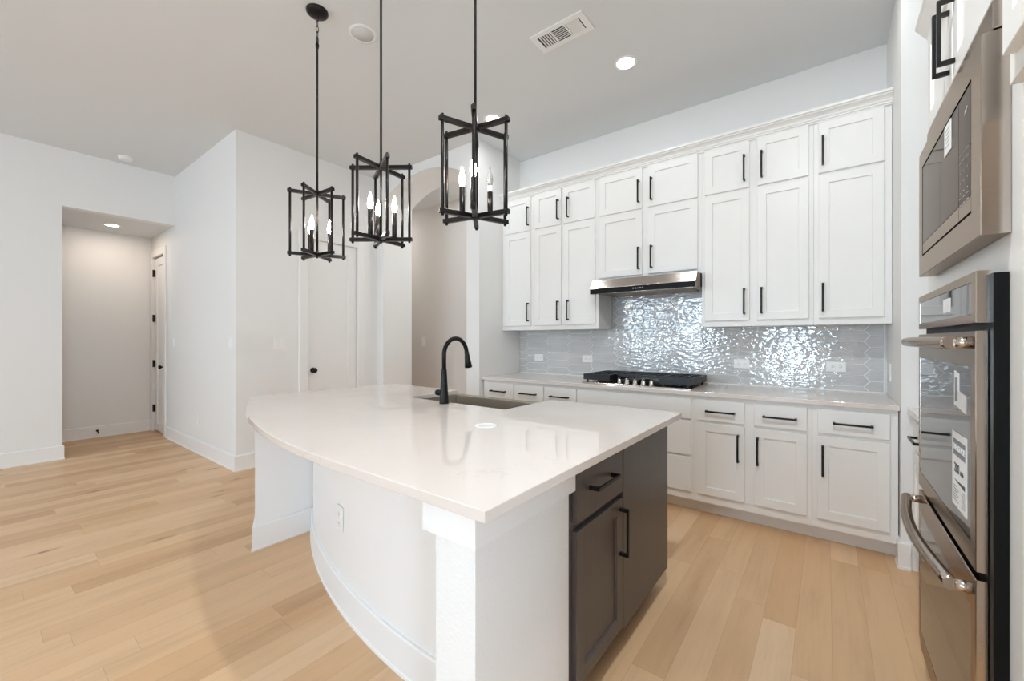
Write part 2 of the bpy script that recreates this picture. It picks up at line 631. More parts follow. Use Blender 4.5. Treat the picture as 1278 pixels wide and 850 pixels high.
# baseboards
BBP = [(0.0, 0.0), (0.019, 0.0), (0.019, 0.012), (0.015, 0.02), (0.015, 0.143), (0.011, 0.15), (0.0, 0.15)]
def baseboard(name, path, prof=BBP):
    bm = bmesh.new()
    sweep_strip(bm, path, prof)
    return struct(name, bm, TRIM)
baseboard('baseboard_left', [(XL - 0.12, 0.62), (XL, 0.62), (XL, YR)][::-1][0:0] or [(XL, YR), (XL, 0.62), (XL - 0.12, 0.62)])
baseboard('baseboard_hall', [(-7.74, -0.78), (-7.74, 1.6)])
baseboard('baseboard_corridor', [(-6.955, 1.6), (XCL, 1.6), (XCL, CY0 - 0.1)])
baseboard('baseboard_closet', [(XCL, CY1 + 0.105), (XCL, YK), (AL, YK), (AL, YK + 0.455)])
baseboard('baseboard_arch', [(AR, YK + 0.455), (AR, YK), (AX0, YK), (AX0, YK + 0.1)])
baseboard('baseboard_return', [(AX1, YK + 0.09), (AX1, YK), (0.375, YK)])
baseboard('baseboard_passage', [(-6.6, 4.4), (AX0, 4.4)])

# doors ------------------------------------------------------------
def casing(bm, axis, face, a, b, ztop, w=0.1, t=0.018):
    """flat casing round an opening; axis 'y' wall faces -Y, axis 'x' wall faces +X"""
    for u0, u1, z0, z1 in ((a - w, a, 0, ztop + 0.095), (b, b + w, 0, ztop + 0.095), (a, b, ztop, ztop + 0.095)):
        if axis == 'y':
            box(bm, u0, u1, face - t, face, z0, z1, bev=0.003)
        else:
            box(bm, face, face + t, u0, u1, z0, z1, bev=0.003)

def knob(bm, base, d, r=0.03):
    base = Vector(base); d = Vector(d)
    pts = [base, base + d * 0.008, base + d * 0.0085, base + d * 0.035, base + d * 0.038, base + d * 0.05, base + d * 0.062, base + d * 0.067]
    tube(bm, pts, [r, r, 0.011, 0.011, 0.022, 0.029, 0.024, 0.010], 18)

# corridor door: leaf nearly flush with the corridor wall
d1 = thing('door_1', None, None, ((DX0 + DX1) / 2, 1.66, 0))
d1['kind'] = 'structure'
bm = bmesh.new()
casing(bm, 'y', 1.6, DX0, DX1, DZ)
box(bm, DX0, DX1, 1.66, 1.70, DZ - 0.012, DZ)
part('casing', bm, TRIM, d1)
part('door_leaf', shaker(face_back(DX0 + 0.004, 1.655, 0.018), DX1 - DX0 - 0.008, DZ - 0.032, t=0.038, stile=0.105, inset=0.012), TRIM, d1)
for z in (0.33, 0.962, 1.605, 2.243):
    part('hinge', B(DX0 - 0.012, DX0 + 0.022, 1.588, 1.619, z - 0.05, z + 0.05), BLACK, d1, 'black door hinge')
bm = bmesh.new()
knob(bm, (DX1 - 0.075, 1.617, 0.93), (0, -1, 0))
part('door_knob', bm, BLACK, d1, 'black round door knob')
# closet door
d2 = thing('door_2', None, None, (XCL - 0.06, (CY0 + CY1) / 2, 0))
d2['kind'] = 'structure'
bm = bmesh.new()
casing(bm, 'x', XCL, CY0, CY1, CZ)
box(bm, XCL - 0.12, XCL - 0.108, CY0, CY1, CZ - 0.012, CZ)
part('casing', bm, TRIM, d2)
part('door_leaf', shaker(face_left(XCL - 0.06, CY0 + 0.004, 0.012), CY1 - CY0 - 0.008, CZ - 0.014, t=0.04, stile=0.11, inset=0.012), TRIM, d2)
bm = bmesh.new()
knob(bm, (XCL - 0.02, CY0 + 0.07, 0.952), (1, 0, 0))
part('door_knob', bm, BLACK, d2, 'black round door knob')

# ================================================================== ISLAND
ACX, ARAD, AY = -1.18, 4.1, 0.69           # counter bow: apex x, radius, apex y
def counter_y(x):
    if x >= ACX: return AY
    return AY + ARAD - math.sqrt(ARAD ** 2 - (x - ACX) ** 2)
WCX, WR, WY = -1.15, 3.5, 1.018            # curved knee wall
def wall_y(x):
    return WY + WR - math.sqrt(WR ** 2 - (x - WCX) ** 2)
IXL, IXR, IYB = -3.05, -0.60, 2.248
SX0, SX1, SY0 = -2.225, -1.395, 1.772      # sink cut-out
TOP = 0.914

isl = thing('kitchen_island', 'white bow-fronted kitchen island base with curved knee wall and corner columns', 'island', (-1.8, 1.5, 0))
n = 36
bm = bmesh.new()
xsw = [-0.80 + (-2.81 + 0.80) * k / n for k in range(n + 1)]
outer = [(x, wall_y(x), 0) for x in xsw]
inner = [(x, wall_y(x) + 0.10, 0) for x in reversed(xsw)]
prism(bm, outer + inner, (0, 0, 0.884))
part('curved_panel', bm, PANELW, isl)
part('column', B(-0.82, -0.68, 0.745, 1.205, 0, 0.884, bev=0.002), ISLW, isl)
bm = bmesh.new()
prism(bm, [(-2.805, counter_y(-2.805) + 0.045, 0), (-2.805, 2.2, 0), (-3.0, 2.2, 0), (-3.0, counter_y(-3.0) + 0.045, 0)], (0, 0, 0.884))
part('column', bm, PANELW, isl)
# trim band below the counter at the right column
bm = bmesh.new()
sweep_strip(bm, [(-0.855, 0.745), (-0.68, 0.745), (-0.68, 1.225)], [(0, 0.79), (0.014, 0.79), (0.014, 0.884), (0, 0.884)])
part('trim_band', bm, PANELW, isl)
bm = bmesh.new()
IB = [(0.0, 0.0), (0.018, 0.0), (0.018, 0.012), (0.014, 0.018), (0.014, 0.143), (0.010, 0.15), (0.0, 0.15)]
pathw = [(x, wall_y(x)) for x in reversed(xsw[:-1])]
sweep_strip(bm, [(-2.795, wall_y(-2.795))] + pathw, IB)
part('baseboard', bm, PANELW, isl)
bm = bmesh.new()
sweep_strip(bm, [(-3.0, 2.2), (-3.0, counter_y(-3.0) + 0.045), (-2.805, counter_y(-2.805) + 0.045), (-2.805, wall_y(-2.805) - 0.012)], IB)
part('baseboard', bm, PANELW, isl)
bm = bmesh.new()
sweep_strip(bm, [(-0.82, 1.0), (-0.82, 0.745), (-0.68, 0.745), (-0.68, 1.19)], IB)
part('baseboard', bm, PANELW, isl)
part('core', B(-2.80, -2.26, 1.56, 2.18, 0.0, 0.884), PANELW, isl)

# worktop
def counter_outline():
    pts = [(IXR, AY)]
    for k in range(0, 61):
        x = ACX + (IXL + 0.03 - ACX) * k / 60
        pts.append((x, counter_y(x)))
    ye = counter_y(IXL)
    pts += [(IXL + 0.010, ye + 0.018), (IXL, ye + 0.05), (IXL, IYB), (SX0, IYB), (SX0, SY0), (SX1, SY0), (SX1, IYB), (IXR, IYB)]
    return pts
bm = bmesh.new()
prism(bm, [(x, y, 0.885) for x, y in counter_outline()], (0, 0, TOP - 0.885))
bmesh.ops.recalc_face_normals(bm, faces=bm.faces)
es = [e for e in bm.edges if abs(e.verts[0].co.z - e.verts[1].co.z) < 1e-6]
bmesh.ops.bevel(bm, geom=es, offset=0.0025, segments=2, profile=0.5, affect='EDGES')
solo('island_countertop', bm, QUARTZ, 'bow-fronted pale quartz worktop on the island, notched for the sink', 'countertop')

# dark cabinet on the island end
FX = -0.685                                 # cabinet frame face
icab = thing('island_cabinet', 'dark-stained wood cabinet with drawer and door in the end of the white island', 'cabinet', (-1.0, 1.7, 0))
bm = bmesh.new()
box(bm, -1.38, FX, 1.207, 2.215, 0.10, 0.884)
part('body', bm, WOOD, icab)
part('toe_kick', B(-1.38, FX - 0.075, 1.207, 2.15, 0, 0.10), RAWWOOD, icab, 'bare brown toe kick board')
part('end_panel', B(FX, -0.665, 1.63, 2.222, 0.10, 0.884, bev=0.0015), WOOD, icab)
dw = 0.39
dr = part('drawer', slab(face_left(FX, 1.233, 0.672), dw, 0.17), WOOD, icab)
part('handle', pull(face_left(FX, 1.233 + 0.185, 0.772), 0.19, True), BLACK, dr, 'black bar handle')
do = part('door', shaker(face_left(FX, 1.233, 0.115), dw, 0.532), WOOD, icab)
part('handle', pull(face_left(FX, 1.233 + dw - 0.03, 0.52), 0.19), BLACK, do, 'black bar handle')
part('sink_base', B(-2.26, -1.38, 1.95, 2.18, 0.10, 0.60), WOOD, icab)

# apron sink
snk = thing('kitchen_sink', 'stainless steel apron-front sink let into the back edge of the island worktop', 'sink', (-1.81, 2.0, 0.62))
bm = bmesh.new()
X0, X1, Y0, Y1, Z0, Z1 = SX0 - 0.012, SX1 + 0.012, SY0 - 0.012, 2.29, 0.63, 0.882
t = 0.012
box(bm, X0, X0 + t, Y0, Y1, Z0, Z1)
box(bm, X1 - t, X1, Y0, Y1, Z0, Z1)
box(bm, X0 + t, X1 - t, Y0, Y0 + t, Z0, Z1)
box(bm, X0 + t, X1 - t, Y1 - 0.06, Y1, Z0, Z1, bev=0.004)
box(bm, X0 + t, X1 - t, Y0 + t, Y1 - 0.06, Z0, Z0 + t)
part('basin', bm, SINKS, snk)
bm = bmesh.new()
lathe(bm, ((X0 + X1) / 2, 2.0, Z0 + t), [(0.045, 0), (0.045, 0.003), (0.035, 0.004), (0.0, 0.001)])
part('drain', bm, CHROME, snk, 'round chrome drain')

# faucet
FXc, FYc = -1.823, 1.725
fc = thing('faucet', 'tall black gooseneck pull-down faucet standing in front of the island sink', 'faucet', (FXc, FYc, TOP))
bm = bmesh.new()
lathe(bm, (FXc, FYc, 0), [(0.029, TOP), (0.029, TOP + 0.006), (0.0275, TOP + 0.012), (0.0215, TOP + 0.10), (0.0165, TOP + 0.19), (0.0150, TOP + 0.203), (0.0142, TOP + 0.206)])
part('body', bm, BLACK, fc)
bm = bmesh.new()
pts = [(FXc, FYc, TOP + 0.204), (FXc, FYc, 1.205)]
rb = 0.0975
for k in range(1, 19):
    a = PI - PI * 1.03 * k / 19
    pts.append((FXc, FYc + rb + rb * math.cos(a), 1.205 + rb * math.sin(a)))
a_end = PI - PI * 1.03
tube(bm, pts, 0.0132, 16)
part('spout', bm, BLACK, fc)
bm = bmesh.new()
e = Vector(pts[-1]); d = (Vector(pts[-1]) - Vector(pts[-2])).normalized()
d = Vector((0, 0.17, -1)).normalized()
e = e + Vector((0, 0, 0.006))
tube(bm, [e, e + d * 0.022, e + d * 0.026, e + d * 0.055, e + d * 0.098, e + d * 0.102], [0.0148, 0.0152, 0.0165, 0.019, 0.0245, 0.022], 18)
part('spray_head', bm, BLACK, fc)
bm = bmesh.new()
hz = TOP + 0.062
tube(bm, [(FXc - 0.015, FYc, hz), (FXc - 0.034, FYc - 0.002, hz), (FXc - 0.036, FYc - 0.002, hz), (FXc - 0.058, FYc - 0.004, hz), (FXc - 0.064, FYc - 0.005, hz)],
     [0.013, 0.013, 0.0175, 0.0175, 0.013], 16)
part('handle', bm, BLACK, fc)

bm = bmesh.new()
lathe(bm, (-1.198, 1.385, TOP), [(0.05, 0), (0.05, 0.0015), (0.047, 0.003), (0.036, 0.0034), (0.035, 0.0028), (0.0, 0.0028)], 32)
solo('hole_cover', bm, PLASTIC, 'round flat white cap lying on the island worktop right of the faucet', 'cap')

# ------------------------------------------------------------------ outlets and switches
def plate_thing(name, M, w, h, label, cat, receptacles=(), rockers=(), group=None):
    """M: local x right, z up, front at -y, wall plane y=0"""
    p = M @ Vector((0, 0, 0))
    t = thing(name, label, cat, p, group)
    part('plate', B(-w / 2, w / 2, -0.006, 0, -h / 2, h / 2, bev=0.0018, M=M), PLASTIC, t)
    for cx, cz in receptacles:
        r = part('receptacle', B(cx - 0.0165, cx + 0.0165, -0.0085, -0.005, cz - 0.0165, cz + 0.0165, bev=0.001, M=M), PLASTIC, t)
        bm = bmesh.new()
        if w > h:
            box(bm, cx - 0.005, cx + 0.005, -0.0089, -0.008, cz - 0.0075, cz - 0.0055, M=M)
            box(bm, cx - 0.004, cx + 0.004, -0.0089, -0.008, cz + 0.0055, cz + 0.0075, M=M)
            box(bm, cx + 0.009, cx + 0.0125, -0.0089, -0.008, cz - 0.002, cz + 0.002, M=M)
        else:
            box(bm, cx - 0.0075, cx - 0.0055, -0.0089, -0.008, cz - 0.005, cz + 0.005, M=M)
            box(bm, cx + 0.0055, cx + 0.0075, -0.0089, -0.008, cz - 0.004, cz + 0.004, M=M)
            box(bm, cx - 0.002, cx + 0.002, -0.0089, -0.008, cz - 0.0125, cz - 0.009, M=M)
        part('slots', bm, SLOT, r, 'dark plug slots')
    for cx in rockers:
        bm = bmesh.new()
        vs = box(bm, cx - 0.0165, cx + 0.0165, -0.010, -0.005, -0.033, 0.033, M=M)
        bmesh.ops.transform(bm, matrix=Matrix.Translation((0, 0, 0)), verts=bm.verts)
        part('rocker', bm, PLASTIC, t)
    return t

ox = -1.873
ang = math.atan2(ox - WCX, WR)
Mo = Matrix.Translation((ox, wall_y(ox) - 0.0015, 0.432)) @ Matrix.Rotation(ang, 4, 'Z')
plate_thing('outlet', Mo, 0.075, 0.118, 'upright white outlet on the curved front of the island', 'outlet', [(0, 0.022), (0, -0.022)])

# ================================================================== BACK WALL: UPPER CABINETS
UF = 3.587                                  # face frame plane
UB0, UB1, UHB = 1.40, 2.815, 1.835          # bottom, top, bottom over the hood
HL = 0.194
def upper_unit(x0, x1, zb, doors, label):
    """doors: (xa, xb, handle_x) ; each door has a tall lower and a short top leaf"""
    t = thing('upper_cabinet', label, 'cabinet', ((x0 + x1) / 2, 3.75, zb), 'white upper cabinets on the back wall')
    part('body', B(x0, x1, UF, YB - 0.012, zb, UB1), CAB, t)
    zl = 1.445 if zb < 1.6 else 1.869
    for xa, xb, hx in doors:
        d = part('door', shaker(face_back(xa, UF, zl), xb - xa, 2.43 - zl), CAB, t)
        part('handle', pull(face_back(hx, UF, zl + 0.045 + HL / 2), HL), BLACK, d, 'black bar handle')
        d = part('door', shaker(face_back(xa, UF, 2.449), xb - xa, 2.799 - 2.449), CAB, t)
        part('handle', pull(face_back(hx, UF, 2.595), HL), BLACK, d, 'black bar handle')
    return t
upper_unit(-2.860, -2.446, UB0, [(-2.813, -2.471, -2.497)], 'narrow single-door white upper cabinet at the left end, beside the side wall')
upper_unit(-2.445, -1.707, UB0, [(-2.420, -2.104, -2.132), (-2.076, -1.738, -2.019)], 'two-door tall white upper cabinet left of the range hood')
upper_unit(-1.706, -0.803, UHB, [(-1.690, -1.286, -1.313), (-1.234, -0.831, -1.201)], 'two-door short white upper cabinet directly above the range hood')
upper_unit(-0.802, -0.074, UB0, [(-0.778, -0.466, -0.498), (-0.414, -0.101, -0.384)], 'two-door tall white upper cabinet right of the range hood')
upper_unit(-0.073, 0.333, UB0, [(-0.045, 0.294, -0.022)], 'wide single-door white upper cabinet at the right end of the back wall')
# crown moulding
bm = bmesh.new()
sweep_strip(bm, [(-2.864, UF), (0.335, UF)], [(0.001, 2.803), (0.012, 2.803), (0.012, 2.812), (0.020, 2.815), (0.020, 2.824), (0.026, 2.828), (0.030, 2.840), (0.040, 2.852), (0.054, 2.860), (0.054, 2.868), (0.064, 2.871), (0.064, 2.886), (0.001, 2.886)])
solo('crown_molding', bm, CAB, 'white stepped crown molding along the tops of the back wall upper cabinets', 'molding')

# ================================================================== BASE CABINETS
BF = 3.272
def base_unit(x0, x1, label, drawers=(), doors=(), bank=()):
    t = thing('base_cabinet', label, 'cabinet', ((x0 + x1) / 2, 3.55, 0), 'white base cabinets under the back worktop')
    part('body', B(x0, x1, BF, YB - 0.012, 0.105, 0.884), CAB, t)
    part('toe_kick', B(x0, x1, BF + 0.095, BF + 0.115, 0, 0.105), CAB, t)
    for xa, xb, hp in drawers:
        d = part('drawer', slab(face_back(xa, BF, 0.707), xb - xa, 0.15), CAB, t)
        if hp:
            part('handle', pull(face_back((xa + xb) / 2, BF, 0.779), 0.19, True), BLACK, d, 'black bar handle')
    for xa, xb, hx in doors:
        d = part('door', shaker(face_back(xa, BF, 0.167), xb - xa, 0.52), CAB, t)
        part('handle', pull(face_back(hx, BF, 0.538), 0.19), BLACK, d, 'black bar handle')
    for xa, xb, z0, z1 in bank:
        d = part('drawer', slab(face_back(xa, BF, z0), xb - xa, z1 - z0), CAB, t)
        part('handle', pull(face_back((xa + xb) / 2, BF, z1 - 0.07), 0.19, True), BLACK, d, 'black bar handle')
    return t
base_unit(-2.86, -2.453, 'single-drawer white base cabinet at the left end, beside the pillar', [(-2.828, -2.461, 1)], [(-2.828, -2.461, -2.49)])
base_unit(-2.452, -1.758, 'white base cabinet with two small drawers just left of the cooktop', [(-2.443, -2.111, 1), (-2.095, -1.765, 1)], [(-2.443, -2.111, -2.14), (-2.095, -1.765, -2.066)])
base_unit(-1.757, -0.784, 'wide three-tier white base cabinet directly under the cooktop', [(-1.750, -0.806, 0)], [], [(-1.750, -0.806, 0.437, 0.693), (-1.750, -0.806, 0.167, 0.419)])
base_unit(-0.783, -0.075, 'two-drawer two-door white base cabinet just right of the cooktop', [(-0.758, -0.453, 1), (-0.397, -0.101, 1)], [(-0.758, -0.453, -0.492), (-0.397, -0.101, -0.374)])
base_unit(-0.074, 0.330, 'single-drawer single-door white base cabinet at the right end, beside the corner', [(-0.047, 0.294, 1)], [(-0.047, 0.294, -0.021)])

bm = B(AX0 + 0.002, AX1 - 0.002, 3.235, YB, 0.884, TOP, bev=0.002)
solo('countertop', bm, QUARTZ, 'long pale quartz worktop along the back wall under the tiled backsplash', 'countertop')

# backsplash of elongated hexagon tiles
TL, TH, TT = 0.305, 0.081, 0.034           # tip to tip, height, tip length
PITCH = TL - TT
def clip_poly(poly, x0, x1, z0, z1):
    def cut(p, f, inter):
        out = []
        for i in range(len(p)):
            a, b = p[i - 1], p[i]
            fa, fb = f(a), f(b)
            if fb:
                if not fa: out.append(inter(a, b))
                out.append(b)
            elif fa:
                out.append(inter(a, b))
        return out
    def ix(x): return lambda a, b: (x, a[1] + (b[1] - a[1]) * (x - a[0]) / (b[0] - a[0]))
    def iz(z): return lambda a, b: (a[0] + (b[0] - a[0]) * (z - a[1]) / (b[1] - a[1]), z)
    for f, it in ((lambda p: p[0] >= x0, ix(x0)), (lambda p: p[0] <= x1, ix(x1)), (lambda p: p[1] >= z0, iz(z0)), (lambda p: p[1] <= z1, iz(z1))):
        if len(poly) < 3: return []
        poly = cut(poly, f, it)
    return poly
def poly_area(p):
    return 0.5 * sum(p[i - 1][0] * p[i][1] - p[i][0] * p[i - 1][1] for i in range(len(p)))
bs = thing('backsplash', 'grey glossy picket-tile backsplash on the back wall between worktop and upper cabinets', 'backsplash', (-1.27, 3.91, TOP))
bm = bmesh.new()
box(bm, AX0 + 0.004, 0.324, 3.907, YB - 0.003, TOP + 0.001, UB0 - 0.001)
box(bm, -1.704, -0.804, 3.907, YB - 0.003, UB0 - 0.001, UHB - 0.001)
part('grout', bm, GROUT, bs, 'white grout')
bm = bmesh.new()
g = 0.0031
regions = [(AX0 + 0.006, 0.318, TOP + 0.012, UB0 - 0.001), (-1.700, -0.806, UB0 - 0.0005, UHB - 0.001)]
for col in range(-13, 4):
    xc = 0.0945 + col * PITCH
    zoff = 1.3225 + (TH / 2 if col % 2 else 0)
    for row in range(-7, 9):
        zc = zoff + row * TH
        hl, hh = TL / 2 - g, TH / 2 - g * 0.6
        hexa = [(xc - hl, zc), (xc - hl + TT, zc - hh), (xc + hl - TT, zc - hh), (xc + hl, zc), (xc + hl - TT, zc + hh), (xc - hl + TT, zc + hh)]
        for rg in regions:
            p = clip_poly(hexa, *rg)
            if len(p) < 3 or abs(poly_area(p)) < 2e-5: continue
            cx = sum(q[0] for q in p) / len(p); cz = sum(q[1] for q in p) / len(p)
            ty, tz = random.uniform(-0.004, 0.004), random.uniform(-0.012, 0.012)
            fr, bk, ed = [], [], []
            for x, z in p:
                yy = 3.9035 + (x - cx) * ty + (z - cz) * tz
                L = math.hypot(x - cx, z - cz) + 1e-9
                k = 1 - 0.0022 / L
                fr.append(bm.verts.new((cx + (x - cx) * k, yy, cz + (z - cz) * k)))
                ed.append(bm.verts.new((x, yy + 0.0015, z)))
                bk.append(bm.verts.new((x, 3.9075, z)))
            m = len(p)
            bm.faces.new(fr)
            for i in range(m):
                j = (i + 1) % m
                bm.faces.new((ed[i], ed[j], fr[j], fr[i]))
                bm.faces.new((bk[i], bk[j], ed[j], ed[i]))
part('tiles', bm, TILE, bs)
part('edge_strip', B(0.318, 0.325, 3.902, 3.9065, TOP + 0.001, UB0 - 0.002), PLASTIC, bs, 'white tile edge strip')

OG = 'outlets on the backsplash'
o0 = plate_thing('outlet', face_back(-2.582, 3.9015, 1.10), 0.118, 0.075, 'white outlet on the backsplash farthest left, near the side wall', 'outlet', [(-0.022, 0), (0.022, 0)], group=OG)
for x, z, lb in ((-1.98, 1.10, 'white outlet on the backsplash just left of the cooktop'),
                 (-0.564, 1.096, 'white outlet on the backsplash just right of the cooktop'),
                 (0.054, 1.096, 'white outlet on the backsplash farthest right, near the corner')):
    dup(o0, (x + 2.582, 0, z - 1.10), lb)
plate_thing('outlet', face_right(AX1, 3.713, 1.078), 0.075, 0.118, 'white outlet on the short side wall right of the backsplash', 'outlet', [(0, 0.022), (0, -0.022)])

# ------------------------------------------------------------------ range hood
hd = thing('range_hood', 'slim stainless range hood with black control strip under the short upper cabinet', 'range hood', (-1.255, 3.65, 1.70))
HX0, HX1 = -1.700, -0.808
bm = bmesh.new()
prism(bm, [(HX0, 3.402, 1.755), (HX0, 3.455, 1.834), (HX0, 3.90, 1.834), (HX0, 3.90, 1.722), (HX0, 3.46, 1.722), (HX0, 3.44, 1.705), (HX0, 3.402, 1.705)], (HX1 - HX0, 0, 0))
part('body', bm, STEEL, hd)
part('control_strip', B(HX0 + 0.001, HX1 - 0.001, 3.396, 3.402, 1.706, 1.753), mat('black_acrylic', (0.006, 0.006, 0.006, 1), 0.3, 0, 0.08), hd, 'glossy black control strip')
bm = bmesh.new()
gz = 1.731
for i, x in enumerate((-1.300, -1.280, -1.260, -1.240, -1.220)):
    k = 0.004
    if i == 0:
        for q in ((-k, k, -k, -k + 0.0015), (-k, k, k - 0.0015, k), (-k, -k + 0.0015, -k, k), (k - 0.0015, k, -k, k)):
            box(bm, x + q[0], x + q[1], 3.3955, 3.3965, gz + q[2], gz + q[3])
    elif i == 1:
        box(bm, x - 0.001, x + 0.001, 3.3955, 3.3965, gz - 0.006, gz + 0.006)
        box(bm, x, x + 0.005, 3.3955, 3.3965, gz - 0.006, gz - 0.004)
    elif i == 2:
        box(bm, x - 0.004, x + 0.004, 3.3955, 3.3965, gz - 0.001, gz + 0.001)
        box(bm, x - 0.001, x + 0.001, 3.3955, 3.3965, gz - 0.004, gz + 0.004)
    elif i == 3:
        for dx in (-0.003, 0.003):
            box(bm, x + dx - 0.001, x + dx + 0.001, 3.3955, 3.3965, gz - 0.005, gz + 0.005)
        box(bm, x - 0.003, x + 0.003, 3.3955, 3.3965, gz + 0.003, gz + 0.005)
    else:
        box(bm, x - 0.003, x - 0.001, 3.3955, 3.3965, gz - 0.006, gz + 0.006)
        box(bm, x - 0.003, x + 0.004, 3.3955, 3.3965, gz + 0.004, gz + 0.006)
        box(bm, x - 0.003, x + 0.004, 3.3955, 3.3965, gz - 0.001, gz + 0.001)
part('control_icons', bm, LEGEND, hd, 'pale control icons')
part('light_strip', B(-1.41, -1.10, 3.465, 3.495, 1.7185, 1.7225), HOODL, hd, 'lit white light strip')
part('filter', B(HX0 + 0.08, HX1 - 0.08, 3.53, 3.86, 1.7185, 1.7225), SINKS, hd)

# ------------------------------------------------------------------ gas cooktop
ck = thing('gas_cooktop', 'stainless five-burner gas cooktop with black iron grates set in the back worktop', 'cooktop', (-1.27, 3.59, TOP))
CX0, CX1, CY_0, CY_1 = -1.735, -0.815, 3.305, 3.845
part('tray', B(CX0, CX1, CY_0, CY_1, TOP, TOP + 0.009, bev=0.003), STEEL, ck)
def grate(x0, x1, y0, y1, front_bar=True):
    bm = bmesh.new()
    zt, zb, w = 0.996, 0.945, 0.014
    for a in (x0, x1 - w):
        prism(bm, [(a, y0 + 0.006, zb), (a, y0, zt), (a, y1, zt), (a, y1, zb)], (w, 0, 0))
    for b in (y0, y1 - w):
        box(bm, x0, x1, b, b + w, zb if (front_bar or b != y0) else zt - 0.02, zt)
    nx = max(2, round((x1 - x0) / 0.075))
    for k in range(1, nx):
        x = x0 + (x1 - x0) * k / nx
        box(bm, x - 0.005, x + 0.005, y0 + w, y1 - w, zt - 0.02, zt)
    for k in range(1, 6):
        y = y0 + (y1 - y0) * k / 6
        box(bm, x0 + w, x1 - w, y - 0.005, y + 0.005, zt - 0.022, zt - 0.002)
    for a in (x0 + 0.02, x1 - 0.034):
        for b in (y0 + 0.02, y1 - 0.034):
            box(bm, a, a + 0.014, b, b + 0.014, TOP + 0.009, zb + 0.002)
    return bm
part('grate', grate(-1.728, -1.480, 3.325, 3.835), IRON, ck)
part('grate', grate(-1.472, -1.068, 3.45, 3.835, False), IRON, ck)
part('grate', grate(-1.060, -0.822, 3.325, 3.835), IRON, ck)
for x, y, r in ((-1.60, 3.46, 0.045), (-1.60, 3.72, 0.036), (-1.27, 3.63, 0.058), (-0.94, 3.46, 0.040), (-0.94, 3.72, 0.045)):
    bm = bmesh.new()
    lathe(bm, (x, y, TOP + 0.009), [(r * 1.15, 0), (r * 1.1, 0.012), (r, 0.013), (r, 0.022), (0, 0.024)])
    part('burner', bm, IRON, ck)
for k in range(5):
    x = -1.41 + k * 0.069
    bm = bmesh.new()
    lathe(bm, (x, 3.365, TOP + 0.009), [(0.024, 0), (0.024, 0.006), (0.019, 0.010), (0.017, 0.034), (0.014, 0.038), (0, 0.038)], 20)
    box(bm, x - 0.005, x + 0.005, 3.343, 3.387, TOP + 0.040, TOP + 0.058, bev=0.002)
    part('knob', bm, CHROME, ck, 'chrome control knob')

# ================================================================== RIGHT SIDE
TX = 0.327                                  # tower face
twr = thing('oven_tower', 'tall white cabinet tower on the right housing the microwave and double oven', 'cabinet', (0.66, 1.84, 0))
TY0, TY1, TZ = 1.335, 2.36, 2.499
part('body', B(TX, XR - 0.002, TY0, TY1, 0, TZ + 0.03), CAB, twr)
for ya, hy in ((2.225, 1.872), (1.830, 1.800)):
    d = part('door', shaker(face_right(TX, ya, 2.085), 0.387, 0.365), CAB, twr)
    part('handle', pull(face_right(TX, hy, 2.228), 0.2, t=0.02, standoff=0.03), BLACK, d, 'black bar handle')
bm = bmesh.new()
sweep_strip(bm, [(TX + 0.5, TY1), (TX, TY1), (TX, TY0 + 0.03)], [(0, 2.50), (0.004, 2.515), (0.009, 2.525), (0.018, 2.545), (0.026, 2.562), (0.030, 2.572), (0.034, 2.577), (0.034, 2.592), (-0.03, 2.592), (-0.03, 2.53), (0, 2.53)])
part('crown', bm, CAB, twr)

# microwave
MX = 0.28
mwv = thing('microwave', 'built-in stainless microwave with tinted glass front above the double oven', 'microwave', (0.3, 1.8, 1.53))
MY0, MY1, MZ0, MZ1 = 1.404, 2.197, 1.531, 1.991
GY0, GY1, GZ0, GZ1 = 1.481, 2.134, 1.600, 1.929
bm = bmesh.new()
def ringx(y0, y1, z0, z1, x):
    return [bm.verts.new(p) for p in ((x, y0, z0), (x, y1, z0), (x, y1, z1), (x, y0, z1))]
rs = [ringx(MY0, MY1, MZ0, MZ1, TX - 0.001), ringx(MY0, MY1, MZ0, MZ1, MX + 0.002), ringx(MY0 + 0.002, MY1 - 0.002, MZ0 + 0.002, MZ1 - 0.002, MX),
      ringx(GY0, GY1, GZ0, GZ1, MX), ringx(GY0, GY1, GZ0, GZ1, MX + 0.014)]
for a, b in zip(rs, rs[1:]):
    for k in range(4):
        bm.faces.new((a[k], a[(k + 1) % 4], b[(k + 1) % 4], b[k]))
bm.faces.new(rs[0]); bm.faces.new(rs[-1])
part('trim_frame', bm, STEEL, mwv)
part('gap', B(MX + 0.011, MX + 0.0139, GY0 + 0.0005, GY1 - 0.0005, GZ0 + 0.0005, GZ1 - 0.0005), VOID, mwv)
TINT = mat('tinted_mirror_glass', (0.14, 0.122, 0.110, 1), 0.04, 0.9)
TINT.node_tree.nodes['Principled BSDF'].inputs['Specular Tint'].default_value = (0.48, 0.43, 0.40, 1)
dv = 1.608
part('door_glass', B(MX + 0.001, MX + 0.010, dv + 0.0015, GY1 - 0.006, GZ0 + 0.048, GZ1 - 0.006), TINT, mwv, 'dark reflective glass door')
part('door_rail', B(MX + 0.001, MX + 0.010, dv + 0.0015, GY1 - 0.006, GZ0 + 0.008, GZ0 + 0.046), STEEL, mwv)
cp = part('control_panel', B(MX + 0.001, MX + 0.010, GY0 + 0.008, dv - 0.0015, GZ0 + 0.048, GZ1 - 0.006), TINT, mwv, 'dark glass keypad panel')
part('panel_rail', B(MX + 0.001, MX + 0.010, GY0 + 0.008, dv - 0.0015, GZ0 + 0.008, GZ0 + 0.046), STEEL, mwv)
DIM = mat('dim_legend_print', (0.36, 0.34, 0.32, 1), 0.5)
